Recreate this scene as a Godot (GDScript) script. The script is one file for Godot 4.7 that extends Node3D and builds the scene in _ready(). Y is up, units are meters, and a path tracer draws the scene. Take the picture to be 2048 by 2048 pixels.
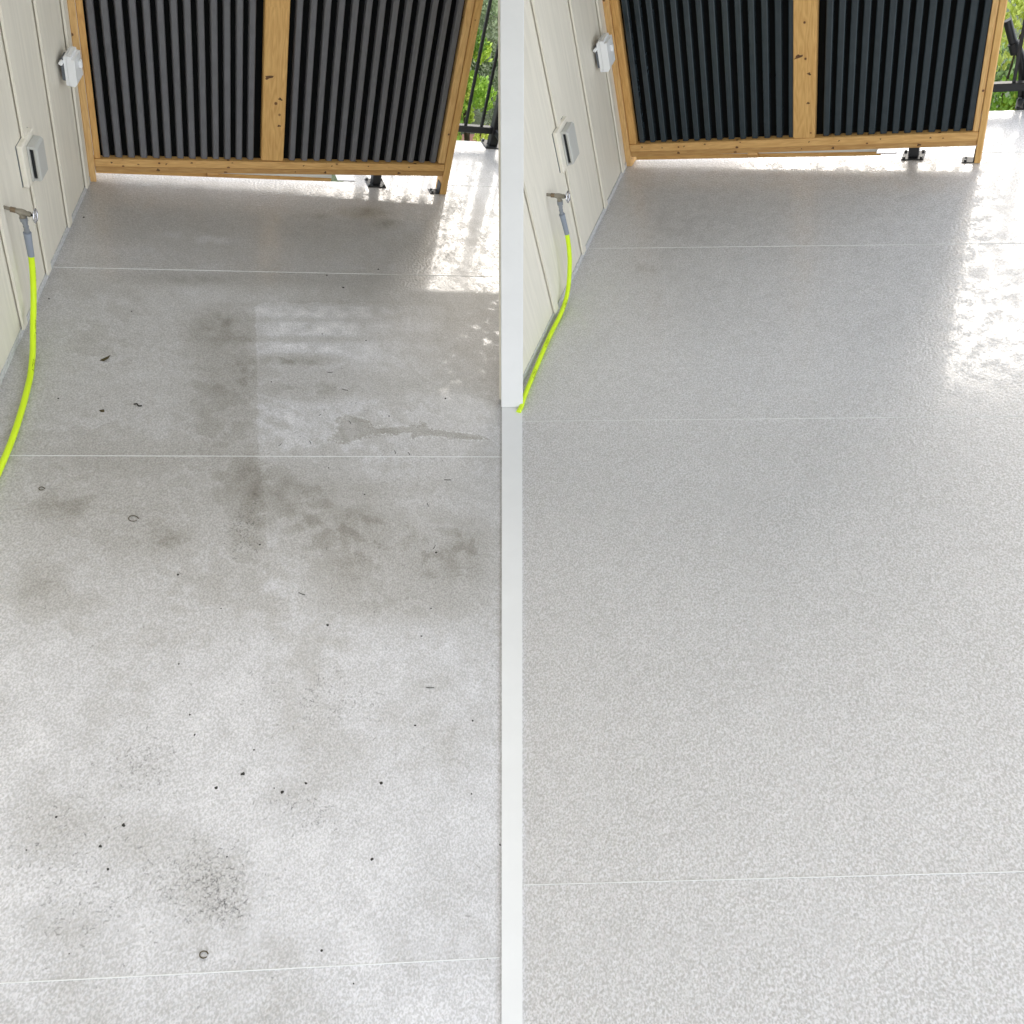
extends Node3D
# Two roofed deck bays side by side: the left one dirty, the right one cleaned.
# Both floors fall gently towards a white strip that runs along x = 0.
# Everything in a bay is written in that bay's own metres: y up from its floor.

const LEAN := 0.236617           # fall of each floor, radians
var bay_l := Transform3D(Basis(Vector3(0, 0, 1), -LEAN), Vector3.ZERO)
var bay_r := Transform3D(Basis(Vector3(0, 0, 1), LEAN), Vector3.ZERO)
var used := {}
var M := {}
var rng := RandomNumberGenerator.new()

# ---------------------------------------------------------------- naming
func numbered(called: String) -> String:
	if not used.has(called):
		used[called] = 0
		return called
	used[called] += 1
	return "%s_%03d" % [called, used[called]]

func tag(o: Node3D, label: String, category := "", group := "", kind := "") -> Node3D:
	if label: o.set_meta("label", label)
	if category: o.set_meta("category", category)
	if group: o.set_meta("group", group)
	if kind: o.set_meta("kind", kind)
	return o

func thing(called: String, label: String, category: String, xf: Transform3D, group := "", kind := "") -> Node3D:
	var o := Node3D.new()
	o.name = numbered(called)
	add_child(o)
	o.transform = xf
	return tag(o, label, category, group, kind)

func part(called: String, mesh: Mesh, mat: Material, parent: Node, xf := Transform3D()) -> MeshInstance3D:
	var o := MeshInstance3D.new()
	o.name = called
	o.mesh = mesh
	o.material_override = mat
	o.transform = xf
	o.cast_shadow = GeometryInstance3D.SHADOW_CASTING_SETTING_ON
	parent.add_child(o, true)
	return o

func at(x: float, y: float, z: float) -> Transform3D:
	return Transform3D(Basis(), Vector3(x, y, z))

# ---------------------------------------------------------------- shapes
func quad(st: SurfaceTool, a: Vector3, b: Vector3, c: Vector3, d: Vector3):   # counter-clockwise seen from outside
	for p in [a, c, b, a, d, c]: st.add_vertex(p)

func tri(st: SurfaceTool, a: Vector3, b: Vector3, c: Vector3):
	for p in [a, c, b]: st.add_vertex(p)

func start() -> SurfaceTool:
	var st := SurfaceTool.new()
	st.begin(Mesh.PRIMITIVE_TRIANGLES)
	st.set_smooth_group(-1)
	return st

func done(st: SurfaceTool) -> ArrayMesh:
	st.generate_normals()
	return st.commit()

func add_box(st: SurfaceTool, s: Vector3, xf := Transform3D(), bev := 0.002):  # chamfered box
	var h := s / 2
	var b: float = min(bev, min(h.x, min(h.y, h.z)) * 0.6)
	var axes := [Vector3.RIGHT, Vector3.UP, Vector3.BACK]
	for i in 3:
		var n: Vector3 = axes[i]
		var u: Vector3 = axes[(i + 1) % 3]
		var v: Vector3 = axes[(i + 2) % 3]
		var hn := h[i]
		var hu := h[(i + 1) % 3]
		var hv := h[(i + 2) % 3]
		for sg in [1.0, -1.0]:
			var c: Vector3 = n * hn * sg
			var p: Array = []
			for k in [[-1, -1], [1, -1], [1, 1], [-1, 1]]:
				p.append(xf * (c + u * (hu - b) * k[0] + v * (hv - b) * k[1]))
			if sg > 0: quad(st, p[0], p[1], p[2], p[3])
			else: quad(st, p[3], p[2], p[1], p[0])
		# chamfers along n
		for k in [[1, 1], [-1, 1], [-1, -1], [1, -1]]:
			var a1: Vector3 = u * hu * k[0] + v * (hv - b) * k[1]
			var a2: Vector3 = u * (hu - b) * k[0] + v * hv * k[1]
			var l: Vector3 = n * (hn - b)
			if k[0] * k[1] > 0: quad(st, xf * (a1 - l), xf * (a2 - l), xf * (a2 + l), xf * (a1 + l))
			else: quad(st, xf * (a2 - l), xf * (a1 - l), xf * (a1 + l), xf * (a2 + l))
	for sx in [1, -1]:
		for sy in [1, -1]:
			for sz in [1, -1]:
				var q := Vector3(sx, sy, sz)
				var pa: Vector3 = xf * (q * Vector3(h.x, h.y - b, h.z - b))
				var pb: Vector3 = xf * (q * Vector3(h.x - b, h.y, h.z - b))
				var pc: Vector3 = xf * (q * Vector3(h.x - b, h.y - b, h.z))
				if sx * sy * sz > 0: tri(st, pa, pb, pc)
				else: tri(st, pa, pc, pb)

func box(s: Vector3, bev := 0.002) -> ArrayMesh:
	var st := start()
	add_box(st, s, Transform3D(), bev)
	return done(st)

# a board in a frame's plane between two points, width measured in the plane, front face at z = w1
func board(a: Vector2, b: Vector2, width: float, w0: float, w1: float, bev := 0.002) -> ArrayMesh:
	var st := start()
	var d := b - a
	var xf := Transform3D(Basis(Vector3(0, 0, 1), d.angle()), Vector3((a.x + b.x) / 2, (a.y + b.y) / 2, (w0 + w1) / 2))
	add_box(st, Vector3(d.length(), width, w1 - w0), xf, bev)
	return done(st)

func prism(poly: PackedVector2Array, z0: float, z1: float) -> ArrayMesh:   # polygon in x, y pushed along z
	var st := start()
	if Geometry2D.is_polygon_clockwise(poly): poly.reverse()
	var idx := Geometry2D.triangulate_polygon(poly)
	for i in range(0, idx.size(), 3):
		var a := poly[idx[i]]
		var b := poly[idx[i + 1]]
		var c := poly[idx[i + 2]]
		if (b - a).cross(c - a) < 0:
			var t := b
			b = c
			c = t
		tri(st, Vector3(a.x, a.y, z1), Vector3(b.x, b.y, z1), Vector3(c.x, c.y, z1))
		tri(st, Vector3(a.x, a.y, z0), Vector3(c.x, c.y, z0), Vector3(b.x, b.y, z0))
	for i in poly.size():
		var a := poly[i]
		var b := poly[(i + 1) % poly.size()]
		quad(st, Vector3(a.x, a.y, z0), Vector3(b.x, b.y, z0), Vector3(b.x, b.y, z1), Vector3(a.x, a.y, z1))
	return done(st)

func tube(path: Array, radii, sides := 14, caps := true) -> ArrayMesh:
	var st := SurfaceTool.new()
	st.begin(Mesh.PRIMITIVE_TRIANGLES)
	var n := path.size()
	var rings: Array = []
	var norms: Array = []
	var up := Vector3(0.13, 0.31, 0.94).normalized()
	for i in n:
		var t: Vector3 = (path[min(i + 1, n - 1)] - path[max(i - 1, 0)]).normalized()
		var s := t.cross(up).normalized()
		up = s.cross(t).normalized()
		var r: float = radii[i] if radii is Array else radii
		var ring: Array = []
		var nn: Array = []
		for k in sides:
			var a := TAU * k / sides
			var d: Vector3 = s * cos(a) + up * sin(a)
			nn.append(d)
			ring.append(path[i] + d * r)
		rings.append(ring)
		norms.append(nn)
	for i in n - 1:
		for k in sides:
			var k2 := (k + 1) % sides
			for e in [[i, k], [i + 1, k2], [i + 1, k], [i, k], [i, k2], [i + 1, k2]]:
				st.set_normal(norms[e[0]][e[1]])
				st.add_vertex(rings[e[0]][e[1]])
	if caps:
		for e in [[0, 1], [n - 1, -1]]:
			var t: Vector3 = (path[min(e[0] + 1, n - 1)] - path[max(e[0] - 1, 0)]).normalized() * -e[1]
			for k in range(1, sides - 1):
				var o := [rings[e[0]][0], rings[e[0]][k], rings[e[0]][k + 1]]
				if e[1] > 0: o = [o[0], o[2], o[1]]
				for p in o:
					st.set_normal(t)
					st.add_vertex(p)
	return st.commit()

func smooth_path(pts: Array, per := 8) -> Array:
	var c := Curve3D.new()
	for i in pts.size():
		var t: Vector3 = (pts[min(i + 1, pts.size() - 1)] - pts[max(i - 1, 0)]) / 6.0
		c.add_point(pts[i], -t, t)
	c.bake_interval = 0.01
	var out: Array = []
	var n: int = (pts.size() - 1) * per
	for i in n + 1:
		out.append(c.samplef(float(i) / per))
	return out

func lump(r: float, flat: float, seed_: int) -> ArrayMesh:   # a small uneven crumb
	var g := RandomNumberGenerator.new()
	g.seed = seed_
	var st := start()
	var ring: Array = []
	var n := 7
	for k in n:
		var a := TAU * k / n
		var rr := r * g.randf_range(0.55, 1.2)
		ring.append(Vector3(cos(a) * rr, 0, sin(a) * rr))
	var top := Vector3(g.randf_range(-0.3, 0.3) * r, r * flat, g.randf_range(-0.3, 0.3) * r)
	for k in n: tri(st, ring[(k + 1) % n], ring[k], top)
	return done(st)

# ---------------------------------------------------------------- textures
func noise(kind: int, freq: float, oct: int, seed_: int) -> FastNoiseLite:
	var f := FastNoiseLite.new()
	f.noise_type = kind
	f.frequency = freq
	f.fractal_octaves = oct
	f.fractal_type = FastNoiseLite.FRACTAL_FBM if oct > 1 else FastNoiseLite.FRACTAL_NONE
	f.seed = seed_
	return f

func speck_tile(dark: float, tint: Color, seed_: int) -> ImageTexture:   # small mottled fleck of the vinyl sheet
	var n := 1024
	var worm := noise(FastNoiseLite.TYPE_SIMPLEX_SMOOTH, 0.19, 3, seed_).get_seamless_image(n, 700, false, false, 0.1, false)
	worm.resize(n, n, Image.INTERPOLATE_CUBIC)       # the embossing runs along the sheet
	var a := worm.get_data()
	var fine := noise(FastNoiseLite.TYPE_VALUE, 0.45, 2, seed_ + 3).get_seamless_image(n, n, false, false, 0.1, false).get_data()
	var b := noise(FastNoiseLite.TYPE_SIMPLEX_SMOOTH, 0.02, 2, seed_ + 7).get_seamless_image(n, n, false, false, 0.1, false).get_data()
	var out := PackedByteArray()
	out.resize(n * n * 3)
	var lut: Array = []
	for i in 256:
		var t := smoothstep(0.26, 0.74, i / 255.0)
		lut.append(t)
	for i in n * n:
		var v: float = clampf(128 + (a[i] - 128) * 0.70 + (fine[i] - 128) * 0.60 + (b[i] - 128) * 0.08, 0, 255)
		var t: float = lut[int(v)]
		var k := 1.0 - dark * (1.0 - t)
		out[i * 3] = int(255 * (k + (1 - t) * tint.r))
		out[i * 3 + 1] = int(255 * (k + (1 - t) * tint.g))
		out[i * 3 + 2] = int(255 * (k + (1 - t) * tint.b))
	var im := Image.create_from_data(n, n, false, Image.FORMAT_RGB8, out)
	return ImageTexture.create_from_image(im)

func add_blobs(buf: PackedFloat32Array, w: int, h: int, area: Rect2, list: Array):
	for i in range(0, list.size(), 6):
		var cx: float = list[i]
		var cz: float = list[i + 1]
		var A: float = list[i + 2]
		var B: float = list[i + 3]
		var C: float = list[i + 4]
		var amt: float = list[i + 5]
		var det := A * C - B * B
		var rx := 2.0 * sqrt(C / det)
		var rz := 2.0 * sqrt(A / det)
		var x0: int = max(0, int((cx - rx - area.position.x) / area.size.x * w))
		var x1: int = min(w - 1, int((cx + rx - area.position.x) / area.size.x * w))
		var z0: int = max(0, int((cz - rz - area.position.y) / area.size.y * h))
		var z1: int = min(h - 1, int((cz + rz - area.position.y) / area.size.y * h))
		for z in range(z0, z1 + 1):
			var dz := area.position.y + (z + 0.5) / h * area.size.y - cz
			for x in range(x0, x1 + 1):
				var dx := area.position.x + (x + 0.5) / w * area.size.x - cx
				var q := A * dx * dx + 2 * B * dx * dz + C * dz * dz
				if q < 4.0:
					buf[z * w + x] += amt * 0.8 * pow(1.0 - q / 4.0, 2.0)

func floor_maps(area: Rect2, w: int, h: int, base: Color, blobs: Array, cloud: float, grime: Color, dirty: bool) -> Dictionary:
	var lw := w / 2
	var lh := h / 2
	var buf := PackedFloat32Array()
	buf.resize(lw * lh)
	add_blobs(buf, lw, lh, area, blobs)
	var n1 := noise(FastNoiseLite.TYPE_SIMPLEX_SMOOTH, 0.012, 5, 11).get_image(lw, lh, false, false, false).get_data()
	var n2 := noise(FastNoiseLite.TYPE_SIMPLEX_SMOOTH, 0.05, 4, 23).get_image(lw, lh, false, false, false).get_data()
	var n3 := noise(FastNoiseLite.TYPE_SIMPLEX_SMOOTH, 0.21, 2, 47).get_image(lw, lh, false, false, false).get_data()
	var peel := PackedVector2Array([Vector2(-0.713, -2.676), Vector2(-0.616, -2.671), Vector2(-0.597, -2.632), Vector2(-0.408, -2.683), Vector2(-0.404, -2.715), Vector2(-0.367, -2.712), Vector2(-0.358, -2.677), Vector2(-0.151, -2.699), Vector2(-0.113, -2.671), Vector2(-0.150, -2.656), Vector2(-0.372, -2.630), Vector2(-0.421, -2.592), Vector2(-0.439, -2.625), Vector2(-0.585, -2.586), Vector2(-0.667, -2.514), Vector2(-0.746, -2.509)])
	var rub := PackedVector2Array([Vector2(-1.198, -3.31), Vector2(-0.316, -3.623), Vector2(-0.1, -3.2), Vector2(-0.3, -1.6), Vector2(-0.77, -1.55), Vector2(-0.86, -1.86), Vector2(-0.91, -2.05), Vector2(-1.012, -2.443)])
	var peel_box := Rect2(-0.8, -2.8, 0.8, 0.4)
	var rub_box := Rect2(-1.25, -3.7, 1.25, 2.25)
	var damp := PackedVector2Array([Vector2(-1.44, -3.12), Vector2(-1.21, -3.25), Vector2(-1.02, -2.44), Vector2(-0.9, -2.0), Vector2(-0.79, -1.6), Vector2(-0.85, -1.58), Vector2(-1.0, -1.95), Vector2(-1.22, -2.4)])
	var out := PackedByteArray()
	out.resize(lw * lh * 3)
	for z in lh:
		var pz := area.position.y + (z + 0.5) / lh * area.size.y
		for x in lw:
			var i := z * lw + x
			var px := area.position.x + (x + 0.5) / lw * area.size.x
			var c1 := n1[i] / 255.0 - 0.5
			var c2 := n2[i] / 255.0 - 0.5
			var d := buf[i] * (1.0 + 2.6 * c2 + 1.8 * c1) + cloud * (c1 * 1.2 + c2 * 0.55)
			if dirty:
				var c3 := n3[i] / 255.0 - 0.5
				var p := Vector2(px + c2 * 0.09 + c3 * 0.02, pz + c1 * 0.05 - c2 * 0.05 + c3 * 0.02)
				if peel_box.has_point(p) and Geometry2D.is_point_in_polygon(p, peel): d -= 0.105
				if rub_box.has_point(p) and Geometry2D.is_point_in_polygon(Vector2(px + c2 * 0.03, pz + c2 * 0.03), rub): d += 0.085 * smoothstep(-0.2, -0.95, px) * (0.55 + 0.45 * smoothstep(-2.4, -2.8, pz)) * smoothstep(-1.5, -2.0, pz) * (0.9 + 1.2 * c2)
				elif px > -1.5 and Geometry2D.is_point_in_polygon(p, damp): d -= 0.032 * (0.9 + 1.5 * c2) * smoothstep(-1.5, -2.2, pz)
				# damp patches with a clean tide line
				var q := c1 + 0.55 * c2 + 0.12 * c3
				var band := smoothstep(-1.25, -1.8, pz) * smoothstep(-3.4, -2.9, pz)
				d -= band * (0.038 * smoothstep(0.045, 0.058, q) + 0.022 * smoothstep(0.03, 0.046, q) * smoothstep(0.062, 0.046, q) + 0.03 * smoothstep(-0.06, -0.075, q))
				d -= 0.055 * smoothstep(-1.1, -2.0, pz) * (1.0 + 1.5 * c1)
			var k := clampf(-d, 0, 0.5)
			var g: float = 1.0 + d
			out[i * 3] = int(clampf(base.r * g * (1.0 - k * grime.r), 0, 1) * 255)
			out[i * 3 + 1] = int(clampf(base.g * g * (1.0 - k * grime.g), 0, 1) * 255)
			out[i * 3 + 2] = int(clampf(base.b * g * (1.0 - k * grime.b), 0, 1) * 255)
	var im := Image.create_from_data(lw, lh, false, Image.FORMAT_RGB8, out)
	im.resize(w, h, Image.INTERPOLATE_CUBIC)
	if dirty:
		# dark grime caught in the embossing: many short scratches in loose clusters
		var g := RandomNumberGenerator.new()
		g.seed = 5
		for cl in [[-0.83, -0.80, 0.11, 0.075, 260], [-0.76, -0.73, 0.06, 0.05, 80], [-1.06, -1.09, 0.10, 0.06, 100], [-1.20, -0.86, 0.11, 0.11, 90], [-1.10, -0.70, 0.14, 0.09, 90], [-0.60, -1.0, 0.10, 0.06, 60], [-0.97, -1.98, 0.05, 0.12, 120], [-0.6, -1.35, 0.2, 0.1, 110], [-0.65, -2.7, 0.35, 0.25, 90], [-0.5, -2.1, 0.4, 0.4, 100], [-0.8, -1.3, 0.7, 0.8, 160]]:
			for s in cl[4]:
				var px: float = (cl[0] + g.randfn() * cl[2] * 0.6 - area.position.x) / area.size.x * w
				var pz: float = (cl[1] + g.randfn() * cl[3] * 0.6 - area.position.y) / area.size.y * h
				var a := g.randf() * TAU
				var bend := g.randf_range(-0.35, 0.35)
				var dk := g.randf_range(0.74, 0.93)
				for step in g.randi_range(2, 5):
					var ix := int(px)
					var iz := int(pz)
					if ix >= 0 and iz >= 0 and ix < w and iz < h:
						var c := im.get_pixel(ix, iz)
						im.set_pixel(ix, iz, Color(c.r * dk, c.g * dk, c.b * dk))
					px += cos(a)
					pz += sin(a)
					a += bend
		# pale worn rims of the peeled patch
		for i in peel.size():
			var a := peel[i]
			var b := peel[(i + 1) % peel.size()]
			var n: int = int(a.distance_to(b) / 0.002)
			for k in n:
				if g.randf() < 0.45: continue
				var p := a.lerp(b, float(k) / n) + Vector2(g.randfn(), g.randfn()) * 0.003
				var ix := int((p.x - area.position.x) / area.size.x * w)
				var iz := int((p.y - area.position.y) / area.size.y * h)
				if ix >= 0 and iz >= 0 and ix < w and iz < h: im.set_pixel(ix, iz, Color(0.93, 0.93, 0.93))
	# water film: smooth where it is wet, matt where it is dry
	var rough := PackedByteArray()
	rough.resize(lw * lh)
	var film := PackedByteArray()
	film.resize(lw * lh)
	for z in lh:
		var pz := area.position.y + (z + 0.5) / lh * area.size.y
		for x in lw:
			var i := z * lw + x
			var px := area.position.x + (x + 0.5) / lw * area.size.x
			var c1 := n1[i] / 255.0 - 0.5
			var c2 := n2[i] / 255.0 - 0.5
			var wet := 0.0
			if dirty:
				var edge := -3.19 - 0.31 * (px + 2.03)       # the wet front ends in a clean line
				wet = smoothstep(edge + 0.02, edge - 0.03, pz + c2 * 0.05)
				wet *= 0.78 + 0.9 * c2 + 0.5 * c1
				if px > -0.35 and pz > edge: wet = maxf(wet, smoothstep(0.02, 0.3, c2 + c1 * 0.6 - 0.08) * smoothstep(-2.6, -3.2, pz) * 0.8)
			else:
				wet = smoothstep(-2.0, -3.2, pz + 0.5 * c1 + 0.3 * c2 - (px - 1.2) * 0.40) * (0.85 + 0.5 * c2 + 0.7 * c1)
			wet = clampf(wet, 0, 1)
			rough[i] = int(lerpf(0.62, 0.30, wet) * 255)
			film[i] = int(255 * wet * clampf((0.72 if dirty else 0.50) + (1.9 if dirty else 1.6) * (n3[i] / 255.0 - 0.5) + (0.9 if dirty else 2.4) * c2 + 0.5 * c1, 0, 1))
	var ri := Image.create_from_data(lw, lh, false, Image.FORMAT_L8, rough)
	var fi := Image.create_from_data(lw, lh, false, Image.FORMAT_L8, film)
	# embossed skin of the sheet
	var bump := noise(FastNoiseLite.TYPE_SIMPLEX_SMOOTH, 0.16, 2, 31).get_image(w, h, false, false, false)
	bump.convert(Image.FORMAT_RGBA8)
	bump.bump_map_to_normal_map(1.6)
	return {"albedo": ImageTexture.create_from_image(im), "rough": ImageTexture.create_from_image(ri), "film": ImageTexture.create_from_image(fi), "normal": ImageTexture.create_from_image(bump)}

func floor_material(maps: Dictionary, speck: Texture2D) -> StandardMaterial3D:
	var m := StandardMaterial3D.new()
	m.albedo_texture = maps.albedo
	m.roughness = 1.0
	m.roughness_texture = maps.rough
	m.roughness_texture_channel = BaseMaterial3D.TEXTURE_CHANNEL_RED
	m.normal_enabled = true
	m.normal_texture = maps.normal
	m.normal_scale = 0.5
	m.metallic_specular = 0.6
	m.clearcoat_enabled = true       # the film of water
	m.clearcoat = 1.0
	m.clearcoat_roughness = 0.12
	m.clearcoat_texture = maps.film
	m.detail_enabled = true
	m.detail_blend_mode = BaseMaterial3D.BLEND_MODE_MUL
	m.detail_uv_layer = BaseMaterial3D.DETAIL_UV_2
	m.detail_albedo = speck
	return m

func wood_image(seed_: int, along_x: bool) -> ImageTexture:
	var w := 256
	var h := 1024
	var a := noise(FastNoiseLite.TYPE_SIMPLEX_SMOOTH, 0.02, 3, seed_)
	var b := noise(FastNoiseLite.TYPE_SIMPLEX_SMOOTH, 0.09, 3, seed_ + 1)
	var c := noise(FastNoiseLite.TYPE_SIMPLEX_SMOOTH, 0.004, 2, seed_ + 2)
	var im := Image.create(w, h, false, Image.FORMAT_RGB8)
	var g := RandomNumberGenerator.new()
	g.seed = seed_
	var knots: Array = []
	for i in 7: knots.append([g.randf() * w, g.randf() * h, g.randf_range(5, 12), g.randf_range(0.5, 1.0)])
	for y in h:
		for x in w:
			var pull := 0.0
			var kn := 0.0
			for k in knots:
				var dy: float = (y - k[1]) / (k[2] * 2.6)
				if absf(dy) > 3.0: continue
				var dx: float = (x - k[0]) / k[2]
				var q := dx * dx + dy * dy * 0.9
				pull += dx * 0.9 * k[2] * exp(-q * 0.35)
				kn = maxf(kn, (1.0 - smoothstep(0.12, 0.5, dx * dx * 0.8 + dy * dy * 5.0)) * k[3])
			var xx := x - pull
			var rings := sin((xx * 0.16 + c.get_noise_2d(xx * 6.0, y * 0.9) * 9.0))
			var t := 0.5 + 0.16 * rings + 0.28 * a.get_noise_2d(xx * 3.0, y * 0.25) + 0.26 * b.get_noise_2d(xx * 3.0, y * 0.12)
			var col := Color(0.79, 0.62, 0.395).lerp(Color(0.93, 0.795, 0.565), clampf(t, 0, 1))
			col = col.lerp(Color(0.33, 0.19, 0.10), clampf(kn, 0, 0.85))
			im.set_pixel(x, y, col)
	if along_x: im.rotate_90(CLOCKWISE)
	return ImageTexture.create_from_image(im)

func wood(seed_: int, along_x: bool, tint := Color.WHITE) -> StandardMaterial3D:
	var m := StandardMaterial3D.new()
	m.albedo_texture = wood_image(seed_, along_x)
	m.albedo_color = tint
	m.roughness = 0.62
	m.uv1_triplanar = true
	m.uv1_scale = Vector3(1.0, 4.0, 4.0) if along_x else Vector3(4.0, 1.0, 4.0)
	m.uv1_offset = Vector3(0.13, 0.37, 0.29) * (seed_ % 7)
	return m

func plain(col: Color, rough: float, metal := 0.0, grain := 0.0, freq := 0.02, seed_ := 3) -> StandardMaterial3D:
	var m := StandardMaterial3D.new()
	m.albedo_color = col
	m.roughness = rough
	m.metallic = metal
	if grain > 0.0:
		var n := 256
		var d := noise(FastNoiseLite.TYPE_SIMPLEX_SMOOTH, freq, 4, seed_).get_seamless_image(n, n, false, false, 0.1, false).get_data()
		var o := PackedByteArray()
		o.resize(n * n)
		for i in n * n: o[i] = int(255 * (1.0 - grain * (1.0 - d[i] / 255.0)))
		m.albedo_texture = ImageTexture.create_from_image(Image.create_from_data(n, n, false, Image.FORMAT_L8, o))
		m.uv1_triplanar = true
		m.uv1_scale = Vector3.ONE * 1.7
	return m

func siding_material() -> StandardMaterial3D:        # painted boards with a soft vertical wood grain
	var n := 512
	var im := Image.create(n, n, false, Image.FORMAT_L8)
	var hi := Image.create(n, n, false, Image.FORMAT_RGBA8)
	var a := noise(FastNoiseLite.TYPE_SIMPLEX_SMOOTH, 0.02, 3, 71)
	var b := noise(FastNoiseLite.TYPE_SIMPLEX_SMOOTH, 0.1, 3, 72)
	for y in n:
		for x in n:
			var t := a.get_noise_2d(x * 1.5, y * 0.09) * 0.6 + b.get_noise_2d(x * 1.3, y * 0.06) * 0.4
			im.set_pixel(x, y, Color.from_hsv(0, 0, clampf(0.965 + 0.05 * t, 0, 1)))
			hi.set_pixel(x, y, Color.from_hsv(0, 0, clampf(0.5 + t, 0, 1)))
	hi.bump_map_to_normal_map(1.2)
	var m := StandardMaterial3D.new()
	m.albedo_color = Color(0.965, 0.942, 0.885)
	m.albedo_texture = ImageTexture.create_from_image(im)
	m.normal_enabled = true
	m.normal_texture = ImageTexture.create_from_image(hi)
	m.normal_scale = 0.12
	m.roughness = 0.55
	m.uv1_triplanar = true
	m.uv1_scale = Vector3(1.6, 1.6, 1.6)
	return m

# ---------------------------------------------------------------- floor
func sheet_mesh(poly: PackedVector2Array, area: Rect2) -> ArrayMesh:   # poly in (x, z); top face with both UV sets, 4 mm thick
	var st := SurfaceTool.new()
	st.begin(Mesh.PRIMITIVE_TRIANGLES)
	if Geometry2D.is_polygon_clockwise(poly): poly.reverse()
	var idx := Geometry2D.triangulate_polygon(poly)
	var put := func(p: Vector2, y: float, n: Vector3):
		st.set_normal(n)
		st.set_tangent(Plane(1, 0, 0, 1))
		st.set_uv((p - area.position) / area.size)
		st.set_uv2(p / 1.5)
		st.add_vertex(Vector3(p.x, y, p.y))
	for i in range(0, idx.size(), 3):
		var a := poly[idx[i]]
		var b := poly[idx[i + 1]]
		var c := poly[idx[i + 2]]
		if (b - a).cross(c - a) < 0:
			var t := b
			b = c
			c = t
		for p in [a, b, c]: put.call(p, 0.0, Vector3.UP)
	for i in poly.size():
		var a := poly[i]
		var b := poly[(i + 1) % poly.size()]
		var d := (b - a).normalized()
		var n := Vector3(d.y, 0, -d.x)
		for e in [[a, 0.0], [b, -0.004], [b, 0.0], [a, 0.0], [a, -0.004], [b, -0.004]]: put.call(e[0], e[1], n)
	return st.commit()

func slab(poly: PackedVector2Array, y0: float, y1: float) -> ArrayMesh:
	var st := start()
	if Geometry2D.is_polygon_clockwise(poly): poly.reverse()
	var idx := Geometry2D.triangulate_polygon(poly)
	for i in range(0, idx.size(), 3):
		var a := poly[idx[i]]
		var b := poly[idx[i + 1]]
		var c := poly[idx[i + 2]]
		if (b - a).cross(c - a) < 0:
			var t := b
			b = c
			c = t
		tri(st, Vector3(a.x, y1, a.y), Vector3(c.x, y1, c.y), Vector3(b.x, y1, b.y))
		tri(st, Vector3(a.x, y0, a.y), Vector3(b.x, y0, b.y), Vector3(c.x, y0, c.y))
	for i in poly.size():
		var a := poly[i]
		var b := poly[(i + 1) % poly.size()]
		quad(st, Vector3(b.x, y0, b.y), Vector3(a.x, y0, a.y), Vector3(a.x, y1, a.y), Vector3(b.x, y1, b.y))
	return done(st)

func deck(called: String, label: String, xf: Transform3D, outline: PackedVector2Array, seams: Array, area: Rect2, mat: Material):
	var o := thing(called, label, "", xf, "", "structure")
	var rest: Array = [outline]
	# cut the outline into the separate sheets of vinyl along the seams, nearest first
	for s in seams:
		var a: Vector2 = s[0]
		var b: Vector2 = s[1]
		var d := (b - a).normalized()
		var nrm := Vector2(-d.y, d.x)
		if nrm.y < 0: nrm = -nrm
		var near := PackedVector2Array([a - d * 20, b + d * 20, b + d * 20 + nrm * 30, a - d * 20 + nrm * 30])
		var keep: Array = []
		for p in rest:
			for q in Geometry2D.intersect_polygons(p, near):
				part("vinyl_sheet", sheet_mesh(q, area), mat, o)
			for q in Geometry2D.clip_polygons(p, near): keep.append(q)
		rest = keep
	for p in rest: part("vinyl_sheet", sheet_mesh(p, area), mat, o)
	for s in seams:
		var a: Vector2 = s[0]
		var b: Vector2 = s[1]
		var d := b - a
		var st := start()
		var bx := Transform3D(Basis(Vector3.UP, -d.angle()), Vector3((a.x + b.x) / 2, 0.0006, (a.y + b.y) / 2))
		add_box(st, Vector3(d.length(), 0.0020, 0.0028), bx, 0.0006)
		part("seam", done(st), M.seam, o)
	part("deck_edge", slab(outline, -0.19, -0.0055), M.white_trim, o)

# ---------------------------------------------------------------- wall
func siding_wall(called: String, label: String, frame: Transform3D, battens: Array, s0: float, s1: float, rake: PackedVector2Array, top: float):
	var o := thing(called, label, "wall", frame)
	var bw := 0.046
	var clip := func(a: float, b: float, lo: float) -> Array:
		var r := PackedVector2Array([Vector2(-b, lo), Vector2(-a, lo), Vector2(-a, top), Vector2(-b, top)])
		return Geometry2D.intersect_polygons(r, rake)
	for q in clip.call(s0, s1, -0.02): part("wall_core", prism(q, -0.06, -0.014), M.siding, o)
	# siding boards between the battens, each a board of its own with a fine open joint
	var edges: Array = [s0]
	for b in battens: edges.append(b)
	edges.append(s1)
	for i in edges.size() - 1:
		for q in clip.call(edges[i] + 0.0015, edges[i + 1] - 0.0025, 0.03):
			part("siding_board", prism(q, -0.0135, 0.0), M.siding, o)
	for b in battens:
		for q in clip.call(b - bw, b, 0.026):
			var bt := part("batten", prism(q, 0.0056, 0.0150), M.siding, o)
			for c in Geometry2D.intersect_polygons(q, PackedVector2Array([Vector2(-b + 0.016, -1), Vector2(9, -1), Vector2(9, 9), Vector2(-b + 0.016, 9)])):
				part("packer", prism(c, 0.0004, 0.0054), M.siding, bt)
	for q in clip.call(s0, s1, -0.01):
		var strip := Geometry2D.intersect_polygons(q, PackedVector2Array([Vector2(-20, -0.01), Vector2(20, -0.01), Vector2(20, 0.0285), Vector2(-20, 0.0285)]))
		for r in strip: part("base_upstand", prism(r, -0.0132, 0.0035), M.upstand, o)
	return o

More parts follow.
